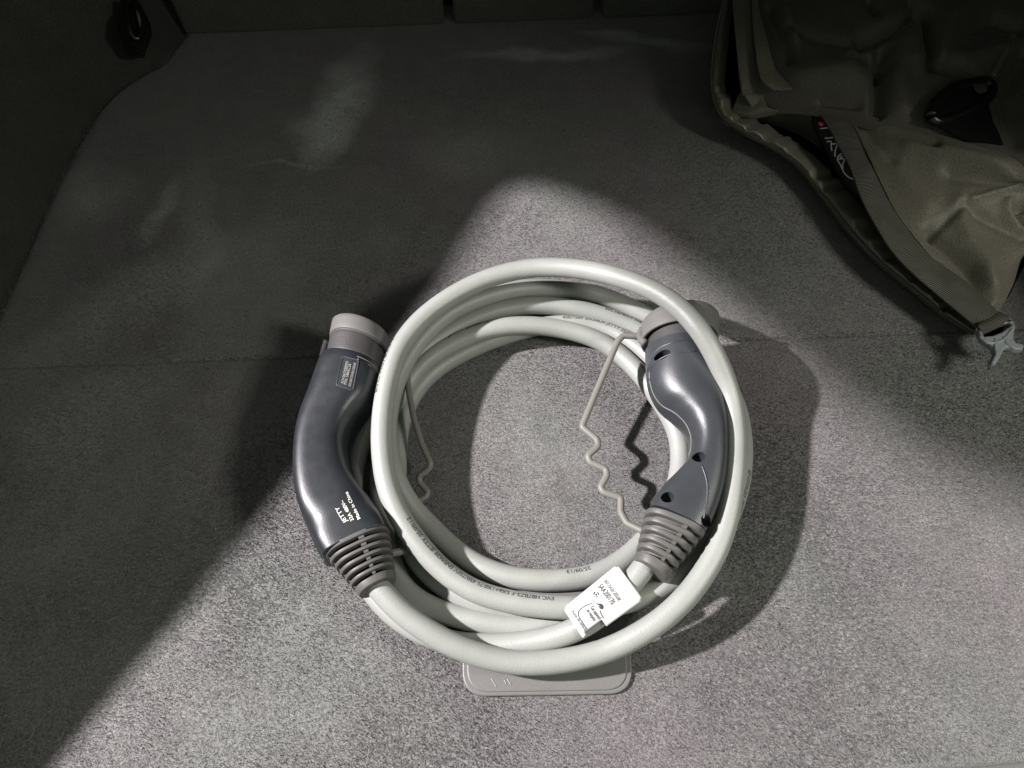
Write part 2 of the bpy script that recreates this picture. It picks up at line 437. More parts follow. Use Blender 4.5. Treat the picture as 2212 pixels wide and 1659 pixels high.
def slab(name, poly, thick, mat, axis=Vector((-1, 0, 0)), kind='structure', parent=None):
    bm = bmesh.new(); v = [bm.verts.new(p) for p in poly]; fc = bm.faces.new(v)
    r = bmesh.ops.extrude_face_region(bm, geom=[fc])
    for e in r['geom']:
        if isinstance(e, bmesh.types.BMVert): e.co += axis * thick
    bmesh.ops.recalc_face_normals(bm, faces=bm.faces)
    bmesh.ops.triangulate(bm, faces=[q for q in bm.faces if len(q.verts) > 4])
    me = bpy.data.meshes.new(name); bm.to_mesh(me); bm.free()
    o = link(name, me, mat, parent, smooth=False)
    if kind: tag(o, kind=kind)
    return o
slab('light_cut_panel_left', poly_lo, .015, M['trim'])
slab('light_cut_pillar_left', poly_up, .015, M['trim'])
# right side: low wall, and an unseen blocker shaped to cut the right lamp
XR = .56
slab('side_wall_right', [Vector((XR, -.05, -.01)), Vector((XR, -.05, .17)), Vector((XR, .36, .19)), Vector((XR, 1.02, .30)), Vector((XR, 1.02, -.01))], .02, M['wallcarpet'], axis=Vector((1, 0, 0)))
slab('light_blocker_right', [Vector((XR, .44, .203)), Vector((XR, .34, .30)), Vector((XR, .28, .41)), Vector((XR, .17, .53)), Vector((XR, .11, .62)), Vector((XR, .04, .80)), Vector((XR, .0, ZT)), Vector((XR, 1.02, ZT)), Vector((XR, 1.02, .302))], .02, M['trim'], axis=Vector((1, 0, 0)))
# roof lining
slab('roof_lining', [Vector((XW, .25, ZT)), Vector((XR, .25, ZT)), Vector((XR, 1.02, ZT)), Vector((XW, 1.02, ZT))], .02, M['trim'], axis=Vector((0, 0, 1)))

# seat backs: three, with dark gaps
def sx_at(px, py=20, z=0.05):   # world x on the seat plane
    d = f * FPX + R_ * (px - 1106.0) - U_ * (py - 829.5); t = SEAT_Y / d.y; return (d * t).x
g1, g2 = (sx_at(955), sx_at(978)), (sx_at(1283), sx_at(1304))
xl = sx_at(372)
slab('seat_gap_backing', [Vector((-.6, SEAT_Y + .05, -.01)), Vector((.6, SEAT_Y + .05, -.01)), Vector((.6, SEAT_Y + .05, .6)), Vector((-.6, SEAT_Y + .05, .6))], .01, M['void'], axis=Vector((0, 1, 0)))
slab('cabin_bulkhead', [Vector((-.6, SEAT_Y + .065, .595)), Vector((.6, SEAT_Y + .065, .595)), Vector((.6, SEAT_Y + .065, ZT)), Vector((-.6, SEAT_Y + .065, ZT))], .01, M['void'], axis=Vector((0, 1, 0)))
def rounded_box(name, x0, x1, y0, y1, z0, z1, bev, mat, parent=None, seg=3):
    bm = bmesh.new(); bmesh.ops.create_cube(bm, size=1)
    for v in bm.verts:
        v.co = Vector(((x0 + x1) / 2 + v.co.x * (x1 - x0), (y0 + y1) / 2 + v.co.y * (y1 - y0), (z0 + z1) / 2 + v.co.z * (z1 - z0)))
    bmesh.ops.bevel(bm, geom=bm.edges[:], offset=bev, segments=seg, affect='EDGES', profile=.5)
    me = bpy.data.meshes.new(name); bm.to_mesh(me); bm.free()
    return link(name, me, mat, parent)
RS = empty('rear_seat', (0, SEAT_Y + .02, 0)); tag(RS, 'folded-up rear seat with three carpeted backs closing off the boot', 'seat')
for i, (a, c) in enumerate(((xl, g1[0]), (g1[1], g2[0]), (g2[1], .56))):
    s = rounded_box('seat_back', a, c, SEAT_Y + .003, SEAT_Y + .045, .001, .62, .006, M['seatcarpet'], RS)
# small bright latch under the left seat back
q = sx_at(609, 4)
lt = rounded_box('seat_latch', q - .013, q + .013, SEAT_Y - .003, SEAT_Y + .002, .050, .064, .0015, plastic('pale_tag', (.5, .5, .48), .5))
tag(lt, 'small pale latch tag on the left seat back at the top edge', 'latch')

# lashing ring in a dark recess of the left side wall
ring = empty('lashing_ring', P(300, 60, .06)); tag(ring, 'dark metal lashing ring in a black recess of the side wall', 'lashing ring')
c0 = P(302, 62, .055)
sec = [Vector((c0.x - .012, c0.y + t * .032, c0.z + s * .024)) for s, t in ((-1, -.7), (-.6, -1), (.6, -1), (1, -.6), (1, .6), (.6, 1), (-.6, 1), (-1, .7))]
o = slab('recess', sec, .012, M['black'], kind=None, axis=Vector((1, -.15, .1)), parent=ring)
pts = [P(x, y, z) for x, y, z in ((268, 4, .085), (274, 30, .08), (281, 62, .07), (290, 84, .062), (300, 86, .06), (305, 72, .062), (302, 48, .07), (296, 22, .08), (290, 2, .085))]
link('ring_loop', tube_mesh('ring_loop', smooth_run(catmull(pts, .003), 3), .0042, 14), M['metal'], ring)

# ------------------------------------------------------------------ plate with the floor handle
def rrect(pts, k, n=6):
    """round the corners of a polygon"""
    out = []; m_ = len(pts)
    for i in range(m_):
        a = pts[i - 1]; b_ = pts[i]; c_ = pts[(i + 1) % m_]
        d1 = (a - b_); d2 = (c_ - b_); p0 = b_ + d1.normalized() * min(k, d1.length / 2.05); p1 = b_ + d2.normalized() * min(k, d2.length / 2.05)
        for j in range(n + 1):
            t = j / n; out.append(p0 * (1 - t) ** 2 + b_ * 2 * t * (1 - t) + p1 * t * t)
    return out
def flat_plate(name, poly, z0, z1, bev, mat, parent=None, holes=()):
    """a flat plate with optional holes and soft edges, from filled outlines"""
    cu = bpy.data.curves.new(name, 'CURVE'); cu.dimensions = '2D'; cu.fill_mode = 'BOTH'
    for pl in [poly] + list(holes):
        s = cu.splines.new('POLY'); s.points.add(len(pl) - 1)
        for i, p in enumerate(pl): s.points[i].co = (p.x, p.y, 0, 1)
        s.use_cyclic_u = True
    cu.bevel_depth = bev; cu.bevel_resolution = 2; cu.extrude = max((z1 - z0) / 2 - bev, 0.00001); cu.offset = -bev
    o = bpy.data.objects.new('tmp', cu); COL.objects.link(o)
    dg = bpy.context.evaluated_depsgraph_get(); dg.update()
    me = bpy.data.meshes.new_from_object(o.evaluated_get(dg)); bpy.data.objects.remove(o); bpy.data.curves.remove(cu)
    me.transform(Matrix.Translation((0, 0, (z0 + z1) / 2)))
    return link(name, me, mat, parent, smooth=False)
hp = empty('floor_handle', P(1182, 1380)); tag(hp, 'grey plastic floor handle plate lying partly under the coiled cable', 'handle')
cr = [P(1004, 1232, 0), P(1348, 1232, 0), P(1368, 1500, 0), P(998, 1506, 0)]
outl = rrect(cr, .019, 10)
flat_plate('base_plate', outl, -.001, .0038, .0012, M['grey_plate'], hp)
cen = sum(cr, Vector()) / 4
inner = rrect([cen + (p - cen) * .945 for p in cr], .018, 10)
flat_plate('raised_panel', inner, .0028, .0048, .0010, M['grey_plate'], hp)
pk = rrect([P(1142, 1290), P(1318, 1290), P(1320, 1436), P(1140, 1446)], .006, 6)
flat_plate('pull_flap', pk, .004, .0056, .0004, M['grey_plate'], hp)
for a_, b_ in (((1061, 1465), (1073, 1486)), ((1096, 1467), (1104, 1480)), ((1089, 1469), (1094, 1478))):
    run = [P(*a_, .0052).lerp(P(*b_, .0052), t / 4) for t in range(5)]
    link('scratch', tube_mesh('scratch', run, .0002, 6), M['paper'], hp)

# ------------------------------------------------------------------ the charging cable
CC = empty('charging_cable', P(1200, 1000, 0)); tag(CC, 'coiled light grey charging cable with a dark slate plug on either side', 'charging cable')
RC = .0088
path = [
 # from the left plug along the bottom, up the right, over the top
 (806, 1256, .046), (823, 1277, .045), (867, 1323, .040), (921, 1362, .036), (990, 1400, .031), (1058, 1422, .026), (1134, 1434, .023), (1236, 1425, .023), (1314, 1404, .026),
 (1390, 1366, .034), (1445, 1327, .0385), (1486, 1286, .0415), (1523, 1236, .043), (1554, 1176, .045), (1574, 1110, .047), (1586, 1021, .050), (1588, 930, .053), (1575, 845, .062), (1547, 772, .080), (1504, 702, .092),
 (1436, 640, .088), (1366, 608, .084), (1288, 587, .078), (1206, 577, .072), (1132, 581, .068), (1054, 601, .066), (975, 640, .064), (905, 694, .062), (862, 752, .060), (841, 812, .058), (829, 870, .056), (824, 925, .054), (825, 981, .052), (834, 1044, .049), (850, 1090, .046), (871, 1131, .042),
 (900, 1170, .038), (944, 1222, .032), (1022, 1277, .028), (1080, 1295, .027), (1134, 1306, .027), (1223, 1313, .027), (1320, 1308, .027), (1400, 1284, .027), (1470, 1244, .026), (1530, 1190, .025), (1578, 1108, .022), (1600, 1030, .018), (1604, 955, .014), (1590, 875, .010), (1545, 795, .010), (1475, 727, .010),
 (1390, 680, .012), (1340, 653, .016), (1288, 635, .020), (1210, 624, .027), (1132, 622, .034), (1054, 638, .040), (975, 672, .043), (925, 712, .044), (880, 770, .042), (850, 838, .038), (835, 915, .036), (840, 984, .033), (858, 1045, .027),
 (888, 1095, .018), (933, 1141, .0105), (990, 1195, .0095), (1058, 1234, .0095), (1134, 1252, .0095), (1236, 1252, .0095), (1290, 1241, .0095), (1345, 1212, .0095), (1400, 1160, .0095), (1440, 1105, .0095), (1464, 1045, .0095), (1471, 980, .0095), (1462, 930, .0095), (1438, 885, .0095), (1408, 840, .0095),
 (1374, 798, .0095), (1331, 758, .011), (1288, 732, .014), (1210, 710, .020), (1132, 702, .026), (1054, 712, .027), (975, 743, .026), (917, 780, .024), (868, 845, .018), (836, 925, .012), (822, 1000, .0095), (822, 1080, .0095), (836, 1170, .0095), (852, 1235, .0095),
 (880, 1282, .0095), (925, 1310, .0095), (990, 1334, .0095), (1060, 1348, .0095), (1134, 1354, .0095), (1213, 1346, .0095), (1310, 1318, .0095), (1380, 1282, .0095), (1440, 1225, .0095), (1488, 1150, .0095), (1518, 1060, .0095), (1520, 970, .0095), (1497, 885, .0095), (1445, 812, .0095),
 (1392, 762, .0095), (1346, 727, .0095), (1288, 704, .0095), (1210, 698, .0095), (1132, 712, .0095), (1054, 738, .0095), (975, 775, .0095), (915, 820, .0095), (872, 890, .0095), (858, 960, .0095), (858, 1040, .0095), (868, 1120, .0095), (887, 1190, .0095),
 (930, 1243, .0095), (975, 1278, .0095), (1030, 1302, .0095), (1134, 1322, .0095), (1223, 1318, .0095), (1320, 1298, .0095), (1400, 1258, .012), (1470, 1208, .012), (1530, 1140, .0095), (1562, 1060, .0095), (1568, 985, .0095), (1556, 915, .0095), (1515, 835, .0095), (1460, 768, .0095),
 (1400, 722, .010), (1366, 704, .012), (1288, 677, .016), (1210, 661, .020), (1132, 660, .026), (1054, 676, .029), (975, 712, .028), (905, 762, .026), (850, 830, .020), (805, 905, .012), (772, 985, .0095), (758, 1080, .0095), (762, 1180, .0095),
 (790, 1258, .0095), (830, 1310, .0095), (872, 1346, .0095), (930, 1376, .010), (1000, 1392, .011), (1080, 1394, .013), (1158, 1386, .018), (1247, 1360, .027), (1310, 1317, .034), (1361, 1262, .040), (1392, 1226, .043), (1405, 1205, .044)]
run = smooth_run(catmull([P(*p) for p in path], .004), 14)
cable_me = tube_mesh('cable_sheath', run, RC, 24, rfun=lambda t: RC * (1 + .010 * noise.noise(Vector((t * 160, 0, 0))) + .006 * noise.noise(Vector((t * 600, 4, 0)))))
cable = link('cable_sheath', cable_me, M['cable'], CC)
run_px = [PX(p) for p in run]

def text_geo(s, bold=0.0):
    cu = bpy.data.curves.new('t', 'FONT'); cu.body = s; cu.size = 1.0; cu.offset = bold; cu.resolution_u = 3
    o = bpy.data.objects.new('tmp', cu); COL.objects.link(o)
    dg = bpy.context.evaluated_depsgraph_get(); dg.update()
    me = bpy.data.meshes.new_from_object(o.evaluated_get(dg)); bpy.data.objects.remove(o); bpy.data.curves.remove(cu)
    co = [v.co.copy() for v in me.vertices]; fs = [tuple(p.vertices) for p in me.polygons]
    bpy.data.meshes.remove(me)
    x0 = min(c.x for c in co); x1 = max(c.x for c in co)
    return [(c.x - x0, c.y) for c in co], fs, x1 - x0
def near_i(px, py, lo_=0, hi_=None, prefer_top=True):
    best = None
    for i in range(lo_, hi_ if hi_ else len(run)):
        x, y = run_px[i]; d = (x - px) ** 2 + (y - py) ** 2
        if best is None or d < best[0]: best = (d, i)
    return best[1]
FR = frames(run)
def strand_range(a, b):
    """index range of the run between two path entries"""
    ia = min(range(len(run)), key=lambda i: (run[i] - P(*path[a])).length); ib = min(range(len(run)), key=lambda i: (run[i] - P(*path[b])).length)
    return ia, ib
def cable_text(s, start, end, rng, off, h=.0036, flip=False, clip=None):
    """print along the sheath from start to end, off = turn round the sheath away from its crown"""
    lo_, hi_ = rng
    i0 = near_i(*start, lo_, hi_); i1 = near_i(*end, lo_, hi_)
    L = sum((run[i + 1] - run[i]).length for i in range(min(i0, i1), max(i0, i1)))
    g, fs, w = text_geo(s, .01); step = L / max(abs(i1 - i0), 1); sgn = 1 if i1 > i0 else -1
    tv = []
    for (x, y) in g:
        s_ = x / w * L / step; fi = i0 + sgn * s_
        fi = min(max(fi, 0), len(run) - 1.001); i = int(fi); t = fi - i
        c = run[i].lerp(run[i + 1], t); T, U, S = FR[i]
        side = S * (-sgn)       # letters' up direction seen from above: left of the reading direction
        side = (T * sgn).cross(U) * -1
        a = (y * h / .7 - h / 2) / RC + off
        tv.append(c + (U * cos(a) + side * sin(a)) * (RC + .00018))
    link('cable_print', fixn(mesh('cable_print', tv, fs)), M['ink_cable'], cable, smooth=False)
def pi_(px, py):   # path entry nearest a pixel pair
    return min(range(len(path)), key=lambda i: abs(path[i][0] - px) + abs(path[i][1] - py))
def rng(a, b):
    ia, ib = strand_range(pi_(*a), pi_(*b)); return (min(ia, ib), max(ia, ib) + 1)
B2 = rng((834, 1044), (1320, 1308))
cable_text('EVC H07BZ5-F 5X6+1X0.75 450/750V EN50620 JETTY 25/09/13', (1196, 1313), (872, 1133), B2, -.55)
cable_text('25/09/13', (1280, 1244), (1224, 1252), rng((1134, 1252), (1345, 1212)), -.5)
cable_text('EN50620 JETTY', (1030, 1302), (945, 1256), rng((887, 1190), (1134, 1322)), -.75)
cable_text('EVC H07BZ5-F 5X6+1X', (1300, 680), (1396, 720), rng((1210, 661), (1400, 722)), .35)
cable_text('450/750V EN50620 JETTY 25/09/13', (1212, 699), (1370, 742), rng((1132, 712), (1392, 762)), .15)
cable_text('JETTY 25/09/13', (975, 743), (1054, 712), rng((1132, 702), (917, 780)), .55)
cable_text('EVC H07BZ5-F', (1367, 785), (1425, 868), rng((1374, 798), (1462, 930)), .4)
cable_text('EVC H07BZ5-F', (832, 850), (868, 745), rng((905, 694), (829, 870)), .95)
cable_text('EN50620 JETTY 25/09/13', (1600, 1020), (1545, 1170), rng((1604, 955), (1530, 1190)), .7)

def bvh_of(mes):
    vs = []; fs = []
    for me in mes:
        b0 = len(vs); vs += [v.co.copy() for v in me.vertices]; fs += [tuple(x + b0 for x in p.vertices) for p in me.polygons]
    return BVHTree.FromPolygons(vs, fs)
def drop(bvh, p, lift=.0003):
    h = bvh.ray_cast(Vector((p.x, p.y, .5)), Vector((0, 0, -1)))
    return Vector((p.x, p.y, h[0].z + lift)) if h[0] else None
def hitpx(bvh, px, py):
    d = (f * FPX + R_ * (px - 1106.0) - U_ * (py - 829.5)).normalized()
    h = bvh.ray_cast(Vector((0, 0, CAM_H)), d)
    return (h[0], h[1]) if h[0] else (None, None)
def drape_text(name, s, a, b, z, h, bvh, mat, parent, lift=.0003, bold=0.0, fixz=False):
    g, fs, w = text_geo(s, bold); A = (bvh and hitpx(bvh, *a)[0]) or P(*a, z); B = (bvh and hitpx(bvh, *b)[0]) or P(*b, z); A = A.copy(); B = B.copy(); B.z = A.z; u = (B - A).normalized(); v = Vector((-u.y, u.x, 0)).normalized(); L = (B - A).length
    out = []
    for x, y in g:
        p = A + u * (x / w * L) + v * (y * h / .7)
        q = drop(bvh, p, lift) if bvh else None
        out.append(q if q else p)
    return link(name, fixn(mesh(name, out, fs)), mat, parent, smooth=False)
def drape_line(name, pts, z, r, bvh, mat, parent, lift=0.0, seg=8):
    px_ = catmull([Vector((x, y, 0)) for x, y in pts], 3.0); rr = []
    for q in px_:
        hp_, hn = hitpx(bvh, q.x, q.y)
        if hp_: rr.append(hp_ + hn * lift)
    if len(rr) < 3: return None
    rr = smooth_run(rr, 4)
    return link(name, tube_mesh(name, rr, r, seg), mat, parent)

def boot(plug, s0, s1, n, mat, core, nub_at, fr=.52):
    """stack of ridges narrowing towards the cable, each ridge its own piece"""
    link('strain_relief_core', loft('strain_relief_core', [sec_mix(s0, s1, t).ring(36, g) for t, g in ((-.03, -.0050), (.2, -.0055), (.5, -.0055), (.8, -.0055), (.98, -.0050))]), core, plug)
    for i in range(n):
        t0 = i / n; t1 = t0 + fr / n
        if i == 0: t0 = -.02
        if i == n - 1: t1 = 1.0
        dt = (t1 - t0)
        rg = []
        for t, g in ((0, -.0060), (0, -.0006), (.06, -.0001), (.15, .0), (.85, .0), (.94, -.0001), (1, -.0006), (1, -.0060)):
            rg.append(sec_mix(s0, s1, t0 + dt * t).ring(48, g))
        me = loft('ridge', rg); me.set_sharp_from_angle(angle=.9); link('ridge', me, mat, plug)
        if i < n - 1:
            for ang in nub_at:
                sa = sec_mix(s0, s1, t1 - .02 / n); sb = sec_mix(s0, s1, t1 + .42 / n); vsn = []
                for sc_ in (sa, sb):
                    e = 2 / sc_.ex
                    for da in (-.07, .07):
                        for g in (-.0060, -.0012):
                            aa = ang + da
                            vsn.append(sc_.c + sc_.lat * ((sc_.w + g) * sgp(cos(aa), e)) + Vector((0, 0, 1)) * ((sc_.h + g) * sgp(sin(aa), e)))
                me = fixn(mesh('rib', vsn, [(0, 1, 3, 2), (4, 6, 7, 5), (0, 4, 5, 1), (2, 3, 7, 6), (1, 5, 7, 3), (0, 2, 6, 4)]))
                link('rib', me, mat, plug, smooth=False)

# ---- left plug
zl = .043
LP = [Sec((697, 777), (823, 799), zl, .0262, 2.2), Sec((694, 784), (825, 806), zl, .0268, 2.3), Sec((689, 800), (822, 822), zl, .0268, 2.7), Sec((671, 855), (803, 868), zl, .0255, 3.0), Sec((651, 912), (766, 912), zl, .0235, 3.4), Sec((641, 978), (748, 958), zl, .0225, 3.8),
      Sec((641, 1044), (757, 1014), zl, .0225, 3.8), Sec((652, 1100), (780, 1054), zl, .0225, 4.0), Sec((672, 1150), (808, 1088), zl, .0225, 3.0), Sec((690, 1185), (830, 1122), zl, .0225, 4.2), Sec((704, 1210), (841, 1145), zl, .022, 4.2)]
LPs = sec_spline(LP, 7)
seg = 56
rings = [LPs[0].ring(seg, -.003)] + [s.ring(seg) for s in LPs] + [LPs[-1].ring(seg, -.0022)]
lp_me = loft('plug_housing', rings)
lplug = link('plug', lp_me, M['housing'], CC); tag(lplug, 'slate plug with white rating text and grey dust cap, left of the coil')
bl = bvh_of([fixn(loft('t', rings))])
# lower half shell, a touch wider, makes the parting lip
LS = [Sec((690, 800), (818, 828), .030, .018, 2.6), Sec((668, 862), (806, 880), .030, .018, 2.6), Sec((647, 925), (772, 930), .030, .017, 2.6), Sec((638.5, 985), (756, 975), .030, .017, 2.6), Sec((639, 1046), (766, 1030), .030, .017, 2.6),
      Sec((651, 1106), (790, 1075), .030, .017, 2.7), Sec((673, 1161), (828, 1125), .030, .0165, 2.8), Sec((689, 1196), (851, 1168), .028, .015, 3.0), Sec((702, 1219), (862, 1188), .027, .014, 3.0)]
link('lower_shell', loft('lower_shell', [s.ring(40) for s in sec_spline(LS, 5)]), M['housing'], lplug)
# parting lip as a fine line
lipz = .034
lr = catmull([P(x - 1.5, y, lipz) for x, y in ((672, 858), (652, 915), (641, 980), (641, 1044), (652, 1100), (672, 1152), (690, 1188), (703, 1212))], .003)
link('parting_line', tube_mesh('parting_line', lr, .0006, 8), M['rubber'], lplug)
# collar and cap
zc = .042
C0 = Sec((713, 742), (830, 764), zc, .0255, 2.0); C1 = Sec((702, 792), (823, 812), zc, .0255, 2.0)
link('collar', loft('collar', [sec_mix(C0, C1, t).ring(48) for t in (-.3, 0, .3, .6, 1)]), M['collar'], lplug)
K0 = Sec((719, 701), (841, 727), zc, .0275, 2.0); K1 = Sec((713, 733), (838, 758), zc, .0275, 2.0)
kr = [sec_mix(K0, K1, -.02).ring(56, -.012), sec_mix(K0, K1, -.02).ring(56, -.0035), sec_mix(K0, K1, .02).ring(56, -.0012), sec_mix(K0, K1, .10).ring(56)] + [sec_mix(K0, K1, t).ring(56) for t in (.3, .6, .93)] + [sec_mix(K0, K1, 1).ring(56, -.0003), sec_mix(K0, K1, 1.0).ring(56, -.0022), sec_mix(K0, K1, .85).ring(56, -.0026)]
link('dust_cap', loft('dust_cap', kr), M['rubber'], lplug)
kr = [sec_mix(K0, K1, t).ring(56, g) for t, g in ((.98, -.0016), (1.07, -.0005), (1.11, -.0008), (1.11, -.0024))]
link('cap_rim', loft('cap_rim', kr, caps=False), M['boot'], lplug)
# hinge lug of the cap on the left flank
h0 = P(702, 752, .038)
link('cap_lug', tube_mesh('cap_lug', catmull([P(707, 735, .04), P(702, 750, .036), P(697, 770, .034)], .003), .0034, 10), M['rubber_dark'], lplug)
# grip slot near the collar
drape_line('slot_edge', [(772, 770), (787, 776), (802, 786), (813, 799), (820, 812)], .06, .00055, bl, M['rubber'], lplug, .0001)
drape_line('slot', [(773, 775), (788, 781), (802, 792), (812, 804), (818, 816)], .06, .0014, bl, M['black'], lplug, -.0004)
# rating plate
pc = [P(x, y, .067) for x, y in ((742, 774), (776, 781), (762, 843), (727, 834))]
pp = rrect(pc, .0022, 5); pv = []
top = [drop(bl, p, .00025) or p for p in pp]; cen = sum(top, Vector()) / len(top)
gr = 10; vs = []; fs = []
for i in range(gr + 1):
    for j in range(gr + 1):
        s_, t_ = i / gr, j / gr
        p = (pc[0] * (1 - s_) + pc[1] * s_) * (1 - t_) + (pc[3] * (1 - s_) + pc[2] * s_) * t_
        vs.append(drop(bl, p, .00012) or p)
for i in range(gr):
    for j in range(gr): fs.append((i * (gr + 1) + j, (i + 1) * (gr + 1) + j, (i + 1) * (gr + 1) + j + 1, i * (gr + 1) + j + 1))
link('rating_plate', mesh('rating_plate', vs, fs), M['plate'], lplug)
bp = bl
frm = [drop(bl, p, .0002) or p for p in pp]; frm.append(frm[0])
link('plate_rim', tube_mesh('plate_rim', frm, .0005, 8), M['collar'], lplug)
def on_plate(s, a, b, h): return drape_text('plate_text', s, a, b, .067, h, bl, M['plate_print'], lplug, .0005, -.004)
on_plate('AC/N:34ACM3BE00023', (742, 829), (753, 781), .0022)
on_plate('P/N: 5B6EC26', (749, 831), (759, 787), .0025)
on_plate('S/N:260125A261200248', (758, 836), (770, 785), .0022)
for s, a, b, h in (('JETTY', (751, 1127), (731, 1094), .0030), ('32A 480V~', (765, 1123), (742, 1080), .0027), ('Made in China', (779, 1120), (751, 1062), .0025)):
    drape_text('rating_text', s, a, b, .064, h, bl, M['print_white'], lplug, .0004, .006)
# boot of ridges
boot(lplug, Sec((706, 1207), (841, 1144), .043, .0225, 2.9), Sec((778, 1290), (855, 1249), .045, .0145, 2.2), 7, M['boot'], M['void'], (pi * .46, pi * .93), fr=.44)  # black core puts the shade of the gaps into its colour

# ---- right plug (seen from its back)
zr = .047
RP = [Sec((1394, 758), (1540, 761), zr, .0302, 2.0), Sec((1396, 800), (1549, 805), zr, .0305, 2.1), Sec((1402, 838), (1557, 840), zr, .0295, 2.2), Sec((1421, 872), (1562, 866), zr, .0285, 2.3), Sec((1453, 898), (1565, 896), zr, .027, 2.4), Sec((1480, 925), (1567, 928), zr, .0255, 2.5),
      Sec((1491, 957), (1567, 966), zr, .024, 2.6), Sec((1484, 994), (1566, 1012), zr, .0225, 2.7), Sec((1460, 1024), (1560, 1056), zr, .0215, 2.9), Sec((1432, 1052), (1548, 1098), zr, .0208, 3.1), Sec((1412, 1080), (1534, 1132), zr, .0205, 3.2), Sec((1400, 1102), (1520, 1158), zr, .020, 3.2)]
RPs = sec_spline(RP, 7)
rings = [RPs[0].ring(seg, -.002)] + [s.ring(seg) for s in RPs] + [RPs[-1].ring(seg, -.002)]
rp_me = loft('plug_housing', rings); br = bvh_of([rp_me])
holes = [((1431, 766), .0062, .0042), ((1510, 987), .0048, .0046), ((1442, 1074), .0048, .0046), ((1526, 1125), .0046, .0044)]
bmh = bmesh.new(); hole_pos = []
for (hx, hy), ra, rb in holes:
    q = hitpx(br, hx, hy)[0]
    hole_pos.append((q, ra))
    mm = Matrix.Translation(q + Vector((0, 0, -.001))) @ Matrix.Diagonal((ra / rb, 1, 1, 1))
    bmesh.ops.create_cone(bmh, cap_ends=True, segments=24, radius1=rb, radius2=rb, depth=.024, matrix=mm)
cut = bpy.data.meshes.new('cut'); bmh.to_mesh(cut); bmh.free(); co = bpy.data.objects.new('tmpcut', cut); COL.objects.link(co)
rp_cut = evald(rp_me, [('BOOLEAN', {'operation': 'DIFFERENCE', 'object': co, 'solver': 'EXACT'})])
bpy.data.objects.remove(co)
if len(rp_cut.polygons) < 200: rp_cut = rp_me
print('cut', len(rp_me.polygons), len(rp_cut.polygons))
rp_cut.set_sharp_from_angle(angle=.7)
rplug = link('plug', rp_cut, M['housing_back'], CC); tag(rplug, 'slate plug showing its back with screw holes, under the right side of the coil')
for q, ra in hole_pos:
    bm = bmesh.new(); bmesh.ops.create_uvsphere(bm, u_segments=12, v_segments=8, radius=ra * .6, matrix=Matrix.Translation(q + Vector((0, 0, -.0125))) @ Matrix.Diagonal((1, 1, .5, 1)))
    me = bpy.data.meshes.new('screw'); bm.to_mesh(me); bm.free(); link('screw', me, M['metal'], rplug)
C0 = Sec((1399, 738), (1540, 744), zr, .0288, 2.0); C1 = Sec((1398, 786), (1543, 790), zr, .0288, 2.0)
link('collar', loft('collar', [sec_mix(C0, C1, t).ring(56) for t in (-.3, 0, .3, .6, 1)]), M['collar'], rplug)
K0 = Sec((1386, 697), (1552, 690), zr, .0335, 2.0); K1 = Sec((1384, 738), (1551, 736), zr, .0335, 2.0)
kr = [sec_mix(K0, K1, -.02).ring(64, -.014), sec_mix(K0, K1, -.02).ring(64, -.0035), sec_mix(K0, K1, .02).ring(64, -.0012), sec_mix(K0, K1, .10).ring(64)] + [sec_mix(K0, K1, t).ring(64) for t in (.3, .6, .95)] + [sec_mix(K0, K1, 1).ring(64, -.0003), sec_mix(K0, K1, 1.0).ring(64, -.0025), sec_mix(K0, K1, .8).ring(64, -.0030)]
link('dust_cap', loft('dust_cap', kr), M['rubber'], rplug)
# seams and raised lips
drape_line('seam_ridge', [(1399, 800), (1408, 772), (1425, 752), (1460, 738), (1500, 732)], .07, .0007, br, M['housing_back'], rplug)
drape_line('seam_ridge', [(1403, 822), (1404, 800), (1418, 781), (1450, 765), (1503, 758)], .07, .0007, br, M['housing_back'], rplug)
drape_line('seam_ridge', [(1403, 822), (1412, 852), (1430, 876), (1458, 892), (1481, 915), (1492, 940), (1493, 968), (1488, 985)], .06, .0007, br, M['rubber'], rplug)
drape_line('seam_ridge', [(1516, 1005), (1527, 1040), (1527, 1080), (1520, 1120)], .065, .0007, br, M['housing_back'], rplug)
drape_line('seam_ridge', [(1407, 1098), (1440, 1104), (1480, 1122), (1519, 1150)], .065, .0007, br, M['rubber'], rplug)
boot(rplug, Sec((1393, 1108), (1519, 1160), .047, .0205, 2.9), Sec((1369, 1213), (1440, 1256), .0445, .0145, 2.2), 6, M['boot'], M['rubber_dark'], (pi * .42, pi * .06))

# ---- tethers of the dust caps
def zig(parent, pts, r):
    rr = smooth_run(catmull([P(*p) for p in pts], .0011), 2)
    return link('cap_tether', tube_mesh('cap_tether', rr, r, 14), M['tether'], parent)
def rounded(pts, k=2.0):
    out = [pts[0]]
    for i in range(1, len(pts) - 1):
        a = Vector(pts[i - 1]); b_ = Vector(pts[i]); c_ = Vector(pts[i + 1])
        ka = min(.4, k / (a - b_).to_2d().length); kb = min(.4, k / (c_ - b_).to_2d().length)
        out += [tuple(b_.lerp(a, ka)), tuple(b_ * .62 + (b_.lerp(a, ka) + b_.lerp(c_, kb)) * .19), tuple(b_.lerp(c_, kb))]
    out.append(pts[-1]); return out
zig(rplug, rounded([(1392, 727, .045), (1346, 725, .046), (1334, 738, .046), (1257, 922, .038), (1290, 950, .038), (1292, 964, .038), (1270, 984, .038), (1274, 998, .037), (1309, 1014, .037), (1311, 1027, .037), (1297, 1052, .036), (1303, 1063, .036), (1341, 1076, .036), (1341, 1106, .036), (1354, 1130, .038), (1395, 1150, .042)]), .0029)
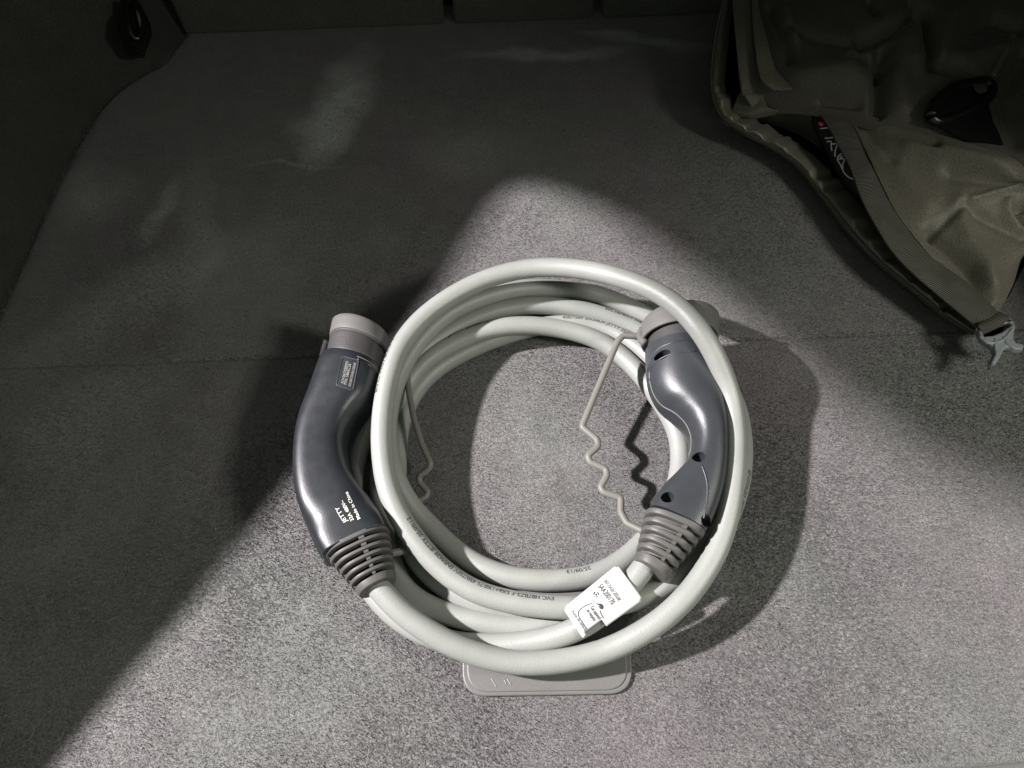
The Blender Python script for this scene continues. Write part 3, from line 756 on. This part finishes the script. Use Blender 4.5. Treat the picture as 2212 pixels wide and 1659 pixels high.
zig(lplug, rounded([(872, 770, .030), (878, 795, .032), (883, 847, .032), (894, 904, .030), (910, 957, .027), (930, 1001, .024), (926, 1013, .022), (905, 1029, .020), (906, 1041, .018), (924, 1062, .016), (920, 1073, .016), (896, 1085, .016), (870, 1100, .016)]), .0027)
link('tether_end', tube_mesh('tether_end', catmull([P(835, 1196, .034), P(850, 1194, .033), P(868, 1190, .031), (P(878, 1188, .030))], .002), .0032, 12), M['tether'], lplug)
# ring of the tether round the cap
link('tether_lug', tube_mesh('tether_lug', catmull([P(1394, 742, .05), P(1386, 733, .048), P(1383, 722, .046), P(1388, 712, .046)], .002), .0036, 12), M['rubber'], rplug)

# ---- white label flag round the cable
tg_c = [(1333, 1219), (1390, 1296), (1264, 1386), (1216, 1314)]     # A, C, D, E
def tagp(s, t):   # s along the cable (0 at the plug side), t across in reading direction
    x = (tg_c[0][0] * (1 - s) + tg_c[3][0] * s) * (1 - t) + (tg_c[1][0] * (1 - s) + tg_c[2][0] * s) * t
    y = (tg_c[0][1] * (1 - s) + tg_c[3][1] * s) * (1 - t) + (tg_c[1][1] * (1 - s) + tg_c[2][1] * s) * t
    zc_ = .0500 * (1 - s) + .0385 * s
    return P(x, y, zc_ - .0030 * (2 * t - 1) ** 2 + .0006 * sin(s * 5 + t * 3))
GS, GT = 30, 20; vs = []; fs = []
for i in range(GS + 1):
    for j in range(GT + 1): vs.append(tagp(i / GS, j / GT))
for i in range(GS):
    for j in range(GT):
        s_, t_ = (i + .5) / GS, (j + .5) / GT
        if t_ > .80 and .62 < s_ < .93: continue         # torn-out tab
        if t_ > .92 and s_ >= .93: continue
        if (i, j) in ((0, 0), (0, GT - 1), (GS - 1, 0)): continue
        fs.append((i * (GT + 1) + j, (i + 1) * (GT + 1) + j, (i + 1) * (GT + 1) + j + 1, i * (GT + 1) + j + 1))
tag_me = fixn(mesh('label_flag', vs, fs)); tb = bvh_of([tag_me])
tag_me = evald(tag_me, [('SOLIDIFY', {'thickness': .0004, 'offset': -1})])
tag_me.validate()
flag = link('label_flag', tag_me, M['paper'], CC); tag(flag, 'white paper label folded round the cable beside the right plug')
def tag_text(s, sa, t0, t1, h, mat='ink', bold=0.0):
    g, fs_, w = text_geo(s, bold); A = tagp(sa, t0); B = tagp(sa, t1); up_ = (tagp(sa - .05, t0) - A).normalized(); u = B - A
    out = []
    for x, y in g:
        p = A + u * (x / w) + up_ * (y * h / .7); q = drop(tb, p, .0006); out.append(q or p + Vector((0, 0, .0004)))
    link('label_text', fixn(mesh('label_text', out, fs_)), M[mat], flag, smooth=False)
tag_text('260125A26120024K', .305, .10, .70, .0030)
tag_text('SAA200170', .415, .12, .66, .0042)
tag_text('Cet appareil', .675, .40, .90 - .14, .0026, bold=.02)
tag_text('se recycle', .745, .40, .72, .0026, bold=.02)
tag_text('Points de collecte', .93, .20, .80, .0020, bold=.01)
tag_text('FR', .575, .50, .585, .0022, bold=.03)
def tag_line(pts, r=.00022):
    rr = [drop(tb, tagp(s, t), .0005) or tagp(s, t) for s, t in pts]
    link('label_line', tube_mesh('label_line', rr, r, 6), M['ink'], flag)
tag_line([(.565, .40), (.62, .34), (.70, .30), (.78, .28), (.84, .30), (.875, .36), (.885, .46), (.885, .60), (.885, .78)])
tag_line([(.565, .40), (.565, .46)])
tag_line([(.585, .60), (.60, .68), (.605, .79)])
tag_line([(.555 + .035 * cos(a), .53 + .065 * sin(a)) for a in [pi * .5 + pi * i / 12 * 1.0 for i in range(13)]], .0005)
for a0, a1 in ((.2, 1.6), (2.2, 3.6), (4.3, 5.7)):
    tag_line([(.50 + .036 * cos(a0 + (a1 - a0) * i / 8), .24 + .062 * sin(a0 + (a1 - a0) * i / 8)) for i in range(9)], .0003)
tag_line([(.485, .235), (.505, .245), (.52, .225)], .0003); tag_line([(.50, .24), (.50, .275)], .0003)

# ------------------------------------------------------------------ the olive bag
BAG = empty('bag', P(1900, 400, 0)); tag(BAG, 'crumpled dark olive fabric bag with ribbed webbing edge, on the carpet by the seats', 'bag')
def bz(z): return z if z < .045 else .045 + (z - .045) * .45
def patch(name, rows, mat, creases=(), nu=10, nv=10, wr=.0, thick=.0012, parent=BAG, wscale=30, uvlen=False, round_=None):
    """a cloth surface through rows of (px, py, height); creases = (points, depth, width in px)"""
    def cr1(v, i, t):
        a = v[max(i - 1, 0)]; b_ = v[i]; c_ = v[i + 1]; d = v[min(i + 2, len(v) - 1)]
        return 0.5 * ((2 * b_) + (c_ - a) * t + (2 * a - 5 * b_ + 4 * c_ - d) * t * t + (3 * b_ - a - 3 * c_ + d) * t ** 3)
    R2 = []
    for r in rows:
        r = [Vector((p[0], p[1], bz(p[2]))) for p in r]; out = []
        for i in range(len(r) - 1):
            for k in range(nu): out.append(cr1(r, i, k / nu))
        out.append(r[-1]); R2.append(out)
    G = []
    for i in range(len(R2) - 1):
        for k in range(nv): G.append([cr1([q[c] for q in R2], i, k / nv) for c in range(len(R2[0]))])
    G.append(R2[-1])
    segs = []
    for pts, dep, wd in creases:
        for a, b_ in zip(pts[:-1], pts[1:]): segs.append((Vector(a), Vector(b_), dep, wd, len(segs)))
    vs = []; n_ = len(G[0])
    for row in G:
        for q in row:
            dz = 0.0
            for pts, dep, wd in creases:
                dm = 1e9
                for a, b_ in zip(pts[:-1], pts[1:]):
                    a = Vector(a[:2]); b_ = Vector(b_[:2]); ab = b_ - a; t = max(0, min(1, (q.to_2d() - a).dot(ab) / ab.length_squared)); dm = min(dm, (q.to_2d() - a - ab * t).length)
                x = dm / wd
                x *= .86
                dz += dep * .75 * (math.exp(-x * x) if x < 4 else 0)
            p = P(q.x, q.y, q.z)
            dz += wr * (noise.noise(p * wscale) + .5 * noise.noise(p * wscale * 2.3 + Vector((3, 1, 2))))
            vs.append(P(q.x, q.y, q.z) + Vector((0, 0, dz)))
    fs = []
    for j in range(len(G) - 1):
        for i in range(n_ - 1): fs.append((j * n_ + i, j * n_ + i + 1, (j + 1) * n_ + i + 1, (j + 1) * n_ + i))
    me = mesh(name, vs, fs)
    if uvlen:   # u runs along the strap in metres
        uvl = me.uv_layers.new(name='uv'); mid = n_ // 2; acc = [0]
        for j in range(1, len(G)): acc.append(acc[-1] + (vs[j * n_ + mid] - vs[(j - 1) * n_ + mid]).length)
        for l in me.loops: uvl.data[l.index].uv = (acc[l.vertex_index // n_], (l.vertex_index % n_) / (n_ - 1))
    up_n = sum(p.normal.z for p in me.polygons)
    if up_n < 0: me.flip_normals()
    me = evald(me, [('SOLIDIFY', {'thickness': thick, 'offset': -1})])
    return link(name, me, mat, parent)

# black sheet under the bag, the dark cavity's shade put into its colour
patch('cavity_shade', [[(1575, -60, .03), (1700, -60, .03), (2000, -60, .03), (2350, -60, .03)], [(1572, 100, .02), (1750, 100, .02), (2000, 100, .02), (2350, 100, .02)], [(1565, 215, .012), (1750, 260, .012), (2000, 300, .012), (2350, 300, .012)],
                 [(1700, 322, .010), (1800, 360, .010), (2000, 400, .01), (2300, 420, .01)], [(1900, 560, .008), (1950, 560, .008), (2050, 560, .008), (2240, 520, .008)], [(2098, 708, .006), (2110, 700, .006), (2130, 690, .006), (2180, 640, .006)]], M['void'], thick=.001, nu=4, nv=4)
# bound hem of the back panel
O = [(1570, -40), (1552, 40), (1541, 100), (1535, 160), (1537, 205), (1556, 250), (1600, 286), (1660, 318), (1718, 358), (1768, 420), (1830, 500), (1900, 572), (1975, 632), (2045, 688), (2104, 722)]
I = [(1592, -40), (1580, 40), (1573, 100), (1567, 160), (1571, 205), (1592, 238), (1640, 262), (1705, 300), (1768, 345), (1835, 410), (1895, 485), (1958, 556), (2020, 610), (2075, 668), (2112, 706)]
hz = [.12, .11, .10, .085, .07, .055, .042, .034, .028, .024, .022, .020, .018, .016, .014]
rows = []
for (a, b_, z) in zip(O, I, hz):
    rows.append([(a[0], a[1], z * .35), (a[0] * .93 + b_[0] * .07, a[1] * .93 + b_[1] * .07, z * .8), (a[0] * .7 + b_[0] * .3, a[1] * .7 + b_[1] * .3, z + .004), (a[0] * .35 + b_[0] * .65, a[1] * .35 + b_[1] * .65, z + .001), (b_[0], b_[1], z * .75)])
cz = []
for i in range(34):      # gathered puckers across the hem
    t = random.uniform(.22, .92); k = t * (len(O) - 1); j = int(k); w_ = k - j
    a = Vector(O[j]).lerp(Vector(O[j + 1]), w_); b_ = Vector(I[j]).lerp(Vector(I[j + 1]), min(1, w_ + random.uniform(.05, .25)))
    cz.append(([tuple(a.lerp(b_, .35)), tuple(b_)], random.choice((-1, -1, 1)) * random.uniform(.0025, .0045), random.uniform(4, 7)))
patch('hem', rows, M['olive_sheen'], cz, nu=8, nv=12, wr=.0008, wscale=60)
for (off, rr_) in ((.0, .0013), (.16, .0009)):
    run_h = catmull([P(a[0] * (1 - off) + b_[0] * off, a[1] * (1 - off) + b_[1] * off, bz(z) * (.45 if off == 0 else .95) + .002) for a, b_, z in zip(O, I, hz)], .004)
    link('piping', tube_mesh('piping', run_h, rr_, 8), M['olive_dark'], BAG)
# shadowed inner side wall of the opening
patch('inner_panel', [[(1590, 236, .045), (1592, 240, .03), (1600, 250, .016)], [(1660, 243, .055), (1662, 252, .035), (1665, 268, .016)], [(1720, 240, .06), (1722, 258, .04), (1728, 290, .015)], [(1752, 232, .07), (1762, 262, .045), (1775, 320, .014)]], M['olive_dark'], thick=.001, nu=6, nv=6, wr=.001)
# main body, folded
body_rows = [
 [(1586, -90, .17), (1700, -90, .21), (1850, -90, .25), (2000, -90, .27), (2150, -90, .28), (2340, -90, .28)],
 [(1588, 5, .155), (1700, 5, .19), (1850, 5, .23), (2000, 5, .25), (2150, 5, .25), (2340, 5, .26)],
 [(1596, 90, .135), (1700, 80, .17), (1850, 90, .20), (2000, 90, .22), (2150, 90, .225), (2340, 90, .235)],
 [(1612, 165, .105), (1700, 160, .14), (1850, 170, .17), (2000, 175, .185), (2150, 190, .19), (2340, 200, .20)],
 [(1622, 215, .075), (1715, 215, .105), (1850, 235, .13), (2000, 268, .145), (2150, 300, .155), (2340, 370, .165)],
 [(1628, 246, .05), (1735, 248, .08), (1860, 275, .10), (2000, 320, .11), (2150, 370, .115), (2340, 430, .12)]]
cr_b = [([(1836, 119), (1880, 130), (1914, 142)], -.022, 9), ([(1908, 112), (1903, 170), (1898, 238)], -.022, 12), ([(1988, 29), (1930, 62), (1862, 90)], -.016, 12), ([(2000, 36), (2006, 80), (2013, 140)], -.024, 10),
        ([(2013, 140), (2060, 150), (2110, 172)], -.016, 9), ([(1965, 60), (1975, 130)], .014, 22), ([(2060, 40), (2025, 130)], .012, 22), ([(1830, 95), (1760, 80), (1700, 60)], -.008, 9), ([(1665, 20), (1700, 90), (1705, 130)], -.012, 10),
        ([(1690, 30), (1712, 80)], .012, 12), ([(1730, 170), (1830, 150)], .012, 26), ([(1940, 100), (1945, 230)], .010, 22), ([(2188, 78), (2148, 156)], .006, 6), ([(2200, 60), (2150, 40), (2110, 60)], -.012, 14), ([(1880, 0), (1893, 20)], -.014, 9), ([(1970, 0), (1995, 22)], -.014, 10),
        ([(2212, 115), (2170, 200), (2200, 300)], -.012, 16), ([(1780, 215), (1850, 222)], -.008, 12), ([(2080, 130), (2160, 110)], .009, 20)]
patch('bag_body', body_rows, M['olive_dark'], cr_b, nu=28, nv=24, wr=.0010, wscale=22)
# black ring and its webbing tab
pts = [(2010, 252, .172), (2016, 232, .180), (2040, 205, .190), (2066, 188, .196), (2096, 182, .198), (2128, 177, .198), (2141, 186, .194), (2138, 204, .188), (2122, 222, .180), (2090, 240, .172), (2050, 256, .166), (2022, 262, .166), (2010, 252, .172)]
link('strap_ring', tube_mesh('strap_ring', smooth_run(catmull([P(p[0], p[1], bz(p[2])) for p in pts], .003), 2), .0058, 14), M['black'], BAG)
patch('ring_shade', [[(2034, 212, .186), (2070, 192, .194), (2126, 182, .198)], [(2018, 244, .176), (2072, 232, .182), (2130, 214, .186)], [(2030, 272, .164), (2080, 272, .166), (2148, 262, .168)], [(2090, 305, .150), (2130, 308, .152), (2168, 312, .156)]], M['void'], nu=6, nv=6, thick=.002)  # black patch filling the ring's dark hollow, shade put into the colour
patch('ring_tab', [[(2104, 172, .205), (2136, 168, .205)], [(2106, 190, .206), (2134, 186, .206)], [(2118, 202, .20), (2132, 198, .20)]], M['webbing'], nu=8, nv=6, uvlen=True)
patch('seam_tape', [[(2186, 72, .243), (2194, 76, .243)], [(2166, 112, .232), (2175, 116, .232)], [(2142, 158, .222), (2151, 162, .222)]], M['olive'], nu=3, nv=8)
# carrying straps at the left
s1l = [(1577, -60), (1582, 0), (1589, 85), (1601, 179), (1613, 212), (1628, 236)]; s1r = [(1620, -60), (1621, 0), (1626, 85), (1636, 154), (1650, 190), (1672, 224)]
sz = [.20, .19, .168, .13, .10, .075]
patch('carry_strap', [[(a[0], a[1], z - .004), ((a[0] + b_[0]) / 2, (a[1] + b_[1]) / 2, z), (b_[0], b_[1], z - .002)] for a, b_, z in zip(s1l, s1r, sz)], M['olive'], [([(1612, 198), (1640, 196)], -.004, 4)], nu=8, nv=10, thick=.003, wr=.0008)
s2l = [(1622, -60), (1624, 0), (1629, 85), (1639, 154), (1652, 180), (1672, 196)]; s2r = [(1640, -60), (1638, 5), (1657, 85), (1674, 145), (1694, 172), (1712, 190)]
patch('carry_strap', [[(a[0], a[1], z + .004), ((a[0] + b_[0]) / 2, (a[1] + b_[1]) / 2, z + .008), (b_[0], b_[1], z + .006)] for a, b_, z in zip(s2l, s2r, [.21, .20, .178, .15, .14, .133])], M['olive'], nu=8, nv=10, thick=.003, wr=.0008)
# folded corner of fabric under the straps
patch('fold', [[(1595, 205, .075), (1615, 185, .085), (1632, 196, .09)], [(1582, 238, .055), (1620, 242, .07), (1660, 232, .085)], [(1590, 252, .045), (1640, 254, .05), (1700, 243, .06)]], M['olive'], nu=8, nv=8, wr=.0015)
# lit flap with its webbing edge
WLx = [(1748, 218), (1775, 250), (1808, 308), (1834, 356), (1860, 426), (1894, 491), (1928, 543), (1977, 595), (2029, 640), (2081, 684), (2108, 704)]
WRx = [(1812, 228), (1838, 255), (1864, 305), (1890, 362), (1917, 415), (1950, 472), (1988, 526), (2036, 572), (2084, 606), (2128, 644), (2156, 674)]
wz = [.105, .100, .090, .080, .070, .062, .055, .050, .046, .043, .042]
wz = [z - .004 for z in wz]
patch('webbing', [[(a[0], a[1], z), (a[0] * .66 + b_[0] * .34, a[1] * .66 + b_[1] * .34, z + .0035), (a[0] * .33 + b_[0] * .67, a[1] * .33 + b_[1] * .67, z + .0045), (b_[0], b_[1], z + .004)] for a, b_, z in zip(WLx, WRx, wz)], M['webbing'], nu=6, nv=14, thick=.0022, wr=.0006, uvlen=True)
flap_rows = []
fr_ = [((1808, 227), (1900, 256), (2010, 285), (2120, 322), (2240, 368), (2330, 400)),
       ((1836, 256), (1920, 285), (2020, 315), (2120, 345), (2240, 385), (2330, 410)),
       ((1888, 364), (1960, 375), (2040, 385), (2120, 395), (2240, 410), (2330, 430)),
       ((1947, 474), (2000, 465), (2060, 455), (2130, 450), (2240, 450), (2320, 460)),
       ((2033, 574), (2070, 548), (2110, 525), (2150, 505), (2235, 490), (2300, 480)),
       ((2126, 646), (2140, 625), (2155, 600), (2175, 575), (2222, 540), (2270, 510)),
       ((2156, 678), (2164, 664), (2176, 640), (2190, 610), (2214, 545), (2268, 515))]
fz = [(.103, .122, .140, .156, .170, .18), (.100, .122, .142, .158, .172, .18), (.082, .098, .115, .128, .14, .15), (.064, .078, .090, .10, .112, .12), (.051, .062, .070, .078, .088, .095), (.043, .052, .058, .062, .066, .07), (.030, .034, .036, .038, .042, .05)]
for a, z in zip(fr_, fz): flap_rows.append([(p[0], p[1], q) for p, q in zip(a, z)])
cr_f = [([(1860, 265), (1930, 285), (2020, 312)], -.010, 8), ([(1880, 290), (1925, 345)], -.005, 12), ([(2015, 500), (2060, 463), (2082, 440)], -.006, 9), ([(2012, 500), (2040, 530), (2090, 580), (2135, 640)], -.013, 12), ([(2078, 442), (2072, 470), (2090, 520), (2125, 570), (2140, 620)], .010, 20),
        ([(2082, 440), (2140, 420), (2230, 395)], .005, 8), ([(2060, 372), (2120, 378), (2230, 372)], -.010, 18), ([(1960, 320), (2040, 330), (2160, 345), (2240, 350)], .006, 16), ([(2085, 446), (2140, 478), (2212, 512)], -.007, 12), ([(2180, 440), (2182, 470), (2215, 500)], .006, 12), ([(2212, 446), (2195, 452), (2212, 478)], -.012, 10),
        ([(1905, 330), (1960, 400), (2000, 440)], .004, 20), ([(1990, 560), (2060, 600), (2100, 625)], -.003, 12)]
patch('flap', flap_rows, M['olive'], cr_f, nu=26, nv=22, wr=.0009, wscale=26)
# loop of webbing that carries the buckle
patch('buckle_loop', [[(2106, 700, .041), (2156, 672, .041)], [(2112, 703, .045), (2172, 680, .045)], [(2118, 712, .045), (2180, 688, .045)], [(2123, 723, .041), (2183, 696, .041)]], M['webbing'], nu=8, nv=6, thick=.003, uvlen=True)
BK = [(2109, 716), (2112, 727), (2122, 740), (2140, 753), (2146, 764), (2142, 774), (2135, 786), (2139, 792), (2147, 791), (2158, 773), (2164, 760), (2172, 754), (2180, 757), (2188, 761), (2205, 760), (2208, 752), (2204, 747), (2192, 745), (2186, 738), (2186, 725), (2190, 710), (2186, 698), (2178, 690), (2150, 700), (2116, 708)]
SL = [(2117, 718), (2122, 731), (2140, 729), (2160, 721), (2182, 706), (2178, 699), (2150, 708), (2120, 715)]
zb = .040
patch('slot_backing', [[(2114, 712, .034), (2182, 690, .034)], [(2120, 736, .030), (2188, 712, .030)]], M['void'], nu=6, nv=4, thick=.002)  # black patch added so the buckle's slot reads dark
flat_plate('buckle', [P(x, y, zb) for x, y in BK], zb - .0036, zb + .0036, .0018, M['buckle'], BAG, holes=[[P(x, y, zb) for x, y in SL]])
for q_ in ([(2150, 733), (2150, 752), (2152, 766), (2143, 786)], [(2168, 728), (2176, 743), (2190, 752), (2203, 753)], [(2116, 727), (2135, 741), (2165, 735), (2186, 712)]):
    link('buckle_rib', tube_mesh('buckle_rib', catmull([P(x, y, zb + .0032) for x, y in q_], .001), .0016, 10), M['buckle'], BAG)

# printed thing showing in the opening of the bag
PB = empty('printed_pouch', P(1800, 320, .01)); tag(PB, 'dark pouch with white line drawing and red dot, inside the opening of the bag', 'pouch')
rr = catmull([P(1762, 222, .055), P(1782, 262, .052), P(1806, 305, .047), P(1830, 352, .040), P(1862, 405, .034), P(1880, 440, .030)], .004)
pme = tube_mesh('pouch_skin', rr, .013, 20, rfun=lambda t: .013 * min(1, 3.2 * min(t + .12, 1.12 - t)))
link('pouch_skin', pme, plastic('pouch_black', (.018, .016, .018), .5, .2, 700, .1, .3), PB)
pbv = bvh_of([tube_mesh('t', rr, .013, 20, rfun=lambda t: .013 * min(1, 3.2 * min(t + .12, 1.12 - t)))])
Z7 = lambda X, Y: (1674 + X * .1302, 189 + Y * .1302)
for ln in ([(755, 682), (880, 668)], [(830, 842), (990, 828)], [(862, 900), (950, 885), (930, 960), (950, 1050)], [(945, 940), (1045, 930), (1000, 1040), (1000, 1150)], [(1040, 1210), (1040, 1150), (1080, 1110), (1130, 1090)], [(1055, 1190), (1110, 1175), (1170, 1190)],
           [(1040, 1200), (1100, 1300), (1160, 1430), (1290, 1520), (1325, 1508)], [(1160, 1210), (1120, 1260), (1130, 1340)], [(1070, 1130), (1100, 1180), (1130, 1130)]):
    drape_line('white_stroke', [Z7(*p) for p in ln], .062, .00075, pbv, M['print_white'], PB, .0002, 6)
q = P(*Z7(770, 600), .062); q = drop(pbv, q, .0) or q
bm = bmesh.new(); bmesh.ops.create_uvsphere(bm, u_segments=14, v_segments=8, radius=.0034, matrix=Matrix.Translation(q) @ Matrix.Diagonal((1, 1, .35, 1)))
me = bpy.data.meshes.new('red_dot'); bm.to_mesh(me); bm.free(); link('red_dot', me, M['red'], PB)

# ------------------------------------------------------------------ lint and hairs on the carpet
vs = []; fs = []
def hair(px, py, L, a, cv, r=.00009):
    p = P(px, py, .003); run_ = []
    for i in range(9):
        run_.append(p.copy()); p = p + Vector((cos(a), sin(a), 0)) * (L / 8) + Vector((0, 0, random.uniform(-.0003, .0004))); a += cv / 8
    me = tube_mesh('h', run_, r, 5); b0 = len(vs)
    vs.extend([v.co.copy() for v in me.vertices]); fs.extend([tuple(x + b0 for x in q.vertices) for q in me.polygons]); bpy.data.meshes.remove(me)
for h in ((100, 1590, .02, -1, 3), (60, 1600, .014, .8, 2), (640, 1560, .03, .1, .6), (800, 1440, .02, .6, -.6), (900, 1560, .025, -.2, 1), (1620, 1030, .006, .3, .2), (1640, 940, .006, .2, 0), (700, 1340, .02, .9, 1), (1180, 1560, .012, 1.2, .8), (1950, 1270, .006, 1, .3), (500, 1340, .02, .2, -1), (1040, 790, .02, .8, -.5), (1330, 1560, .01, .2, .6), (640, 430, .01, .4, .3), (1760, 1470, .012, .2, 1.2)):
    hair(*h)
for i in range(28):
    hair(random.uniform(30, 2180), random.uniform(480, 1640), random.uniform(.002, .007), random.uniform(0, 6.3), random.uniform(-1.5, 1.5), .0001)
lint = link('lint', mesh('lint', vs, fs), plastic('lint_white', (.36, .355, .33), .7, 0)); tag(lint, 'pale hairs and lint specks scattered over the carpet', 'lint', kind='stuff')
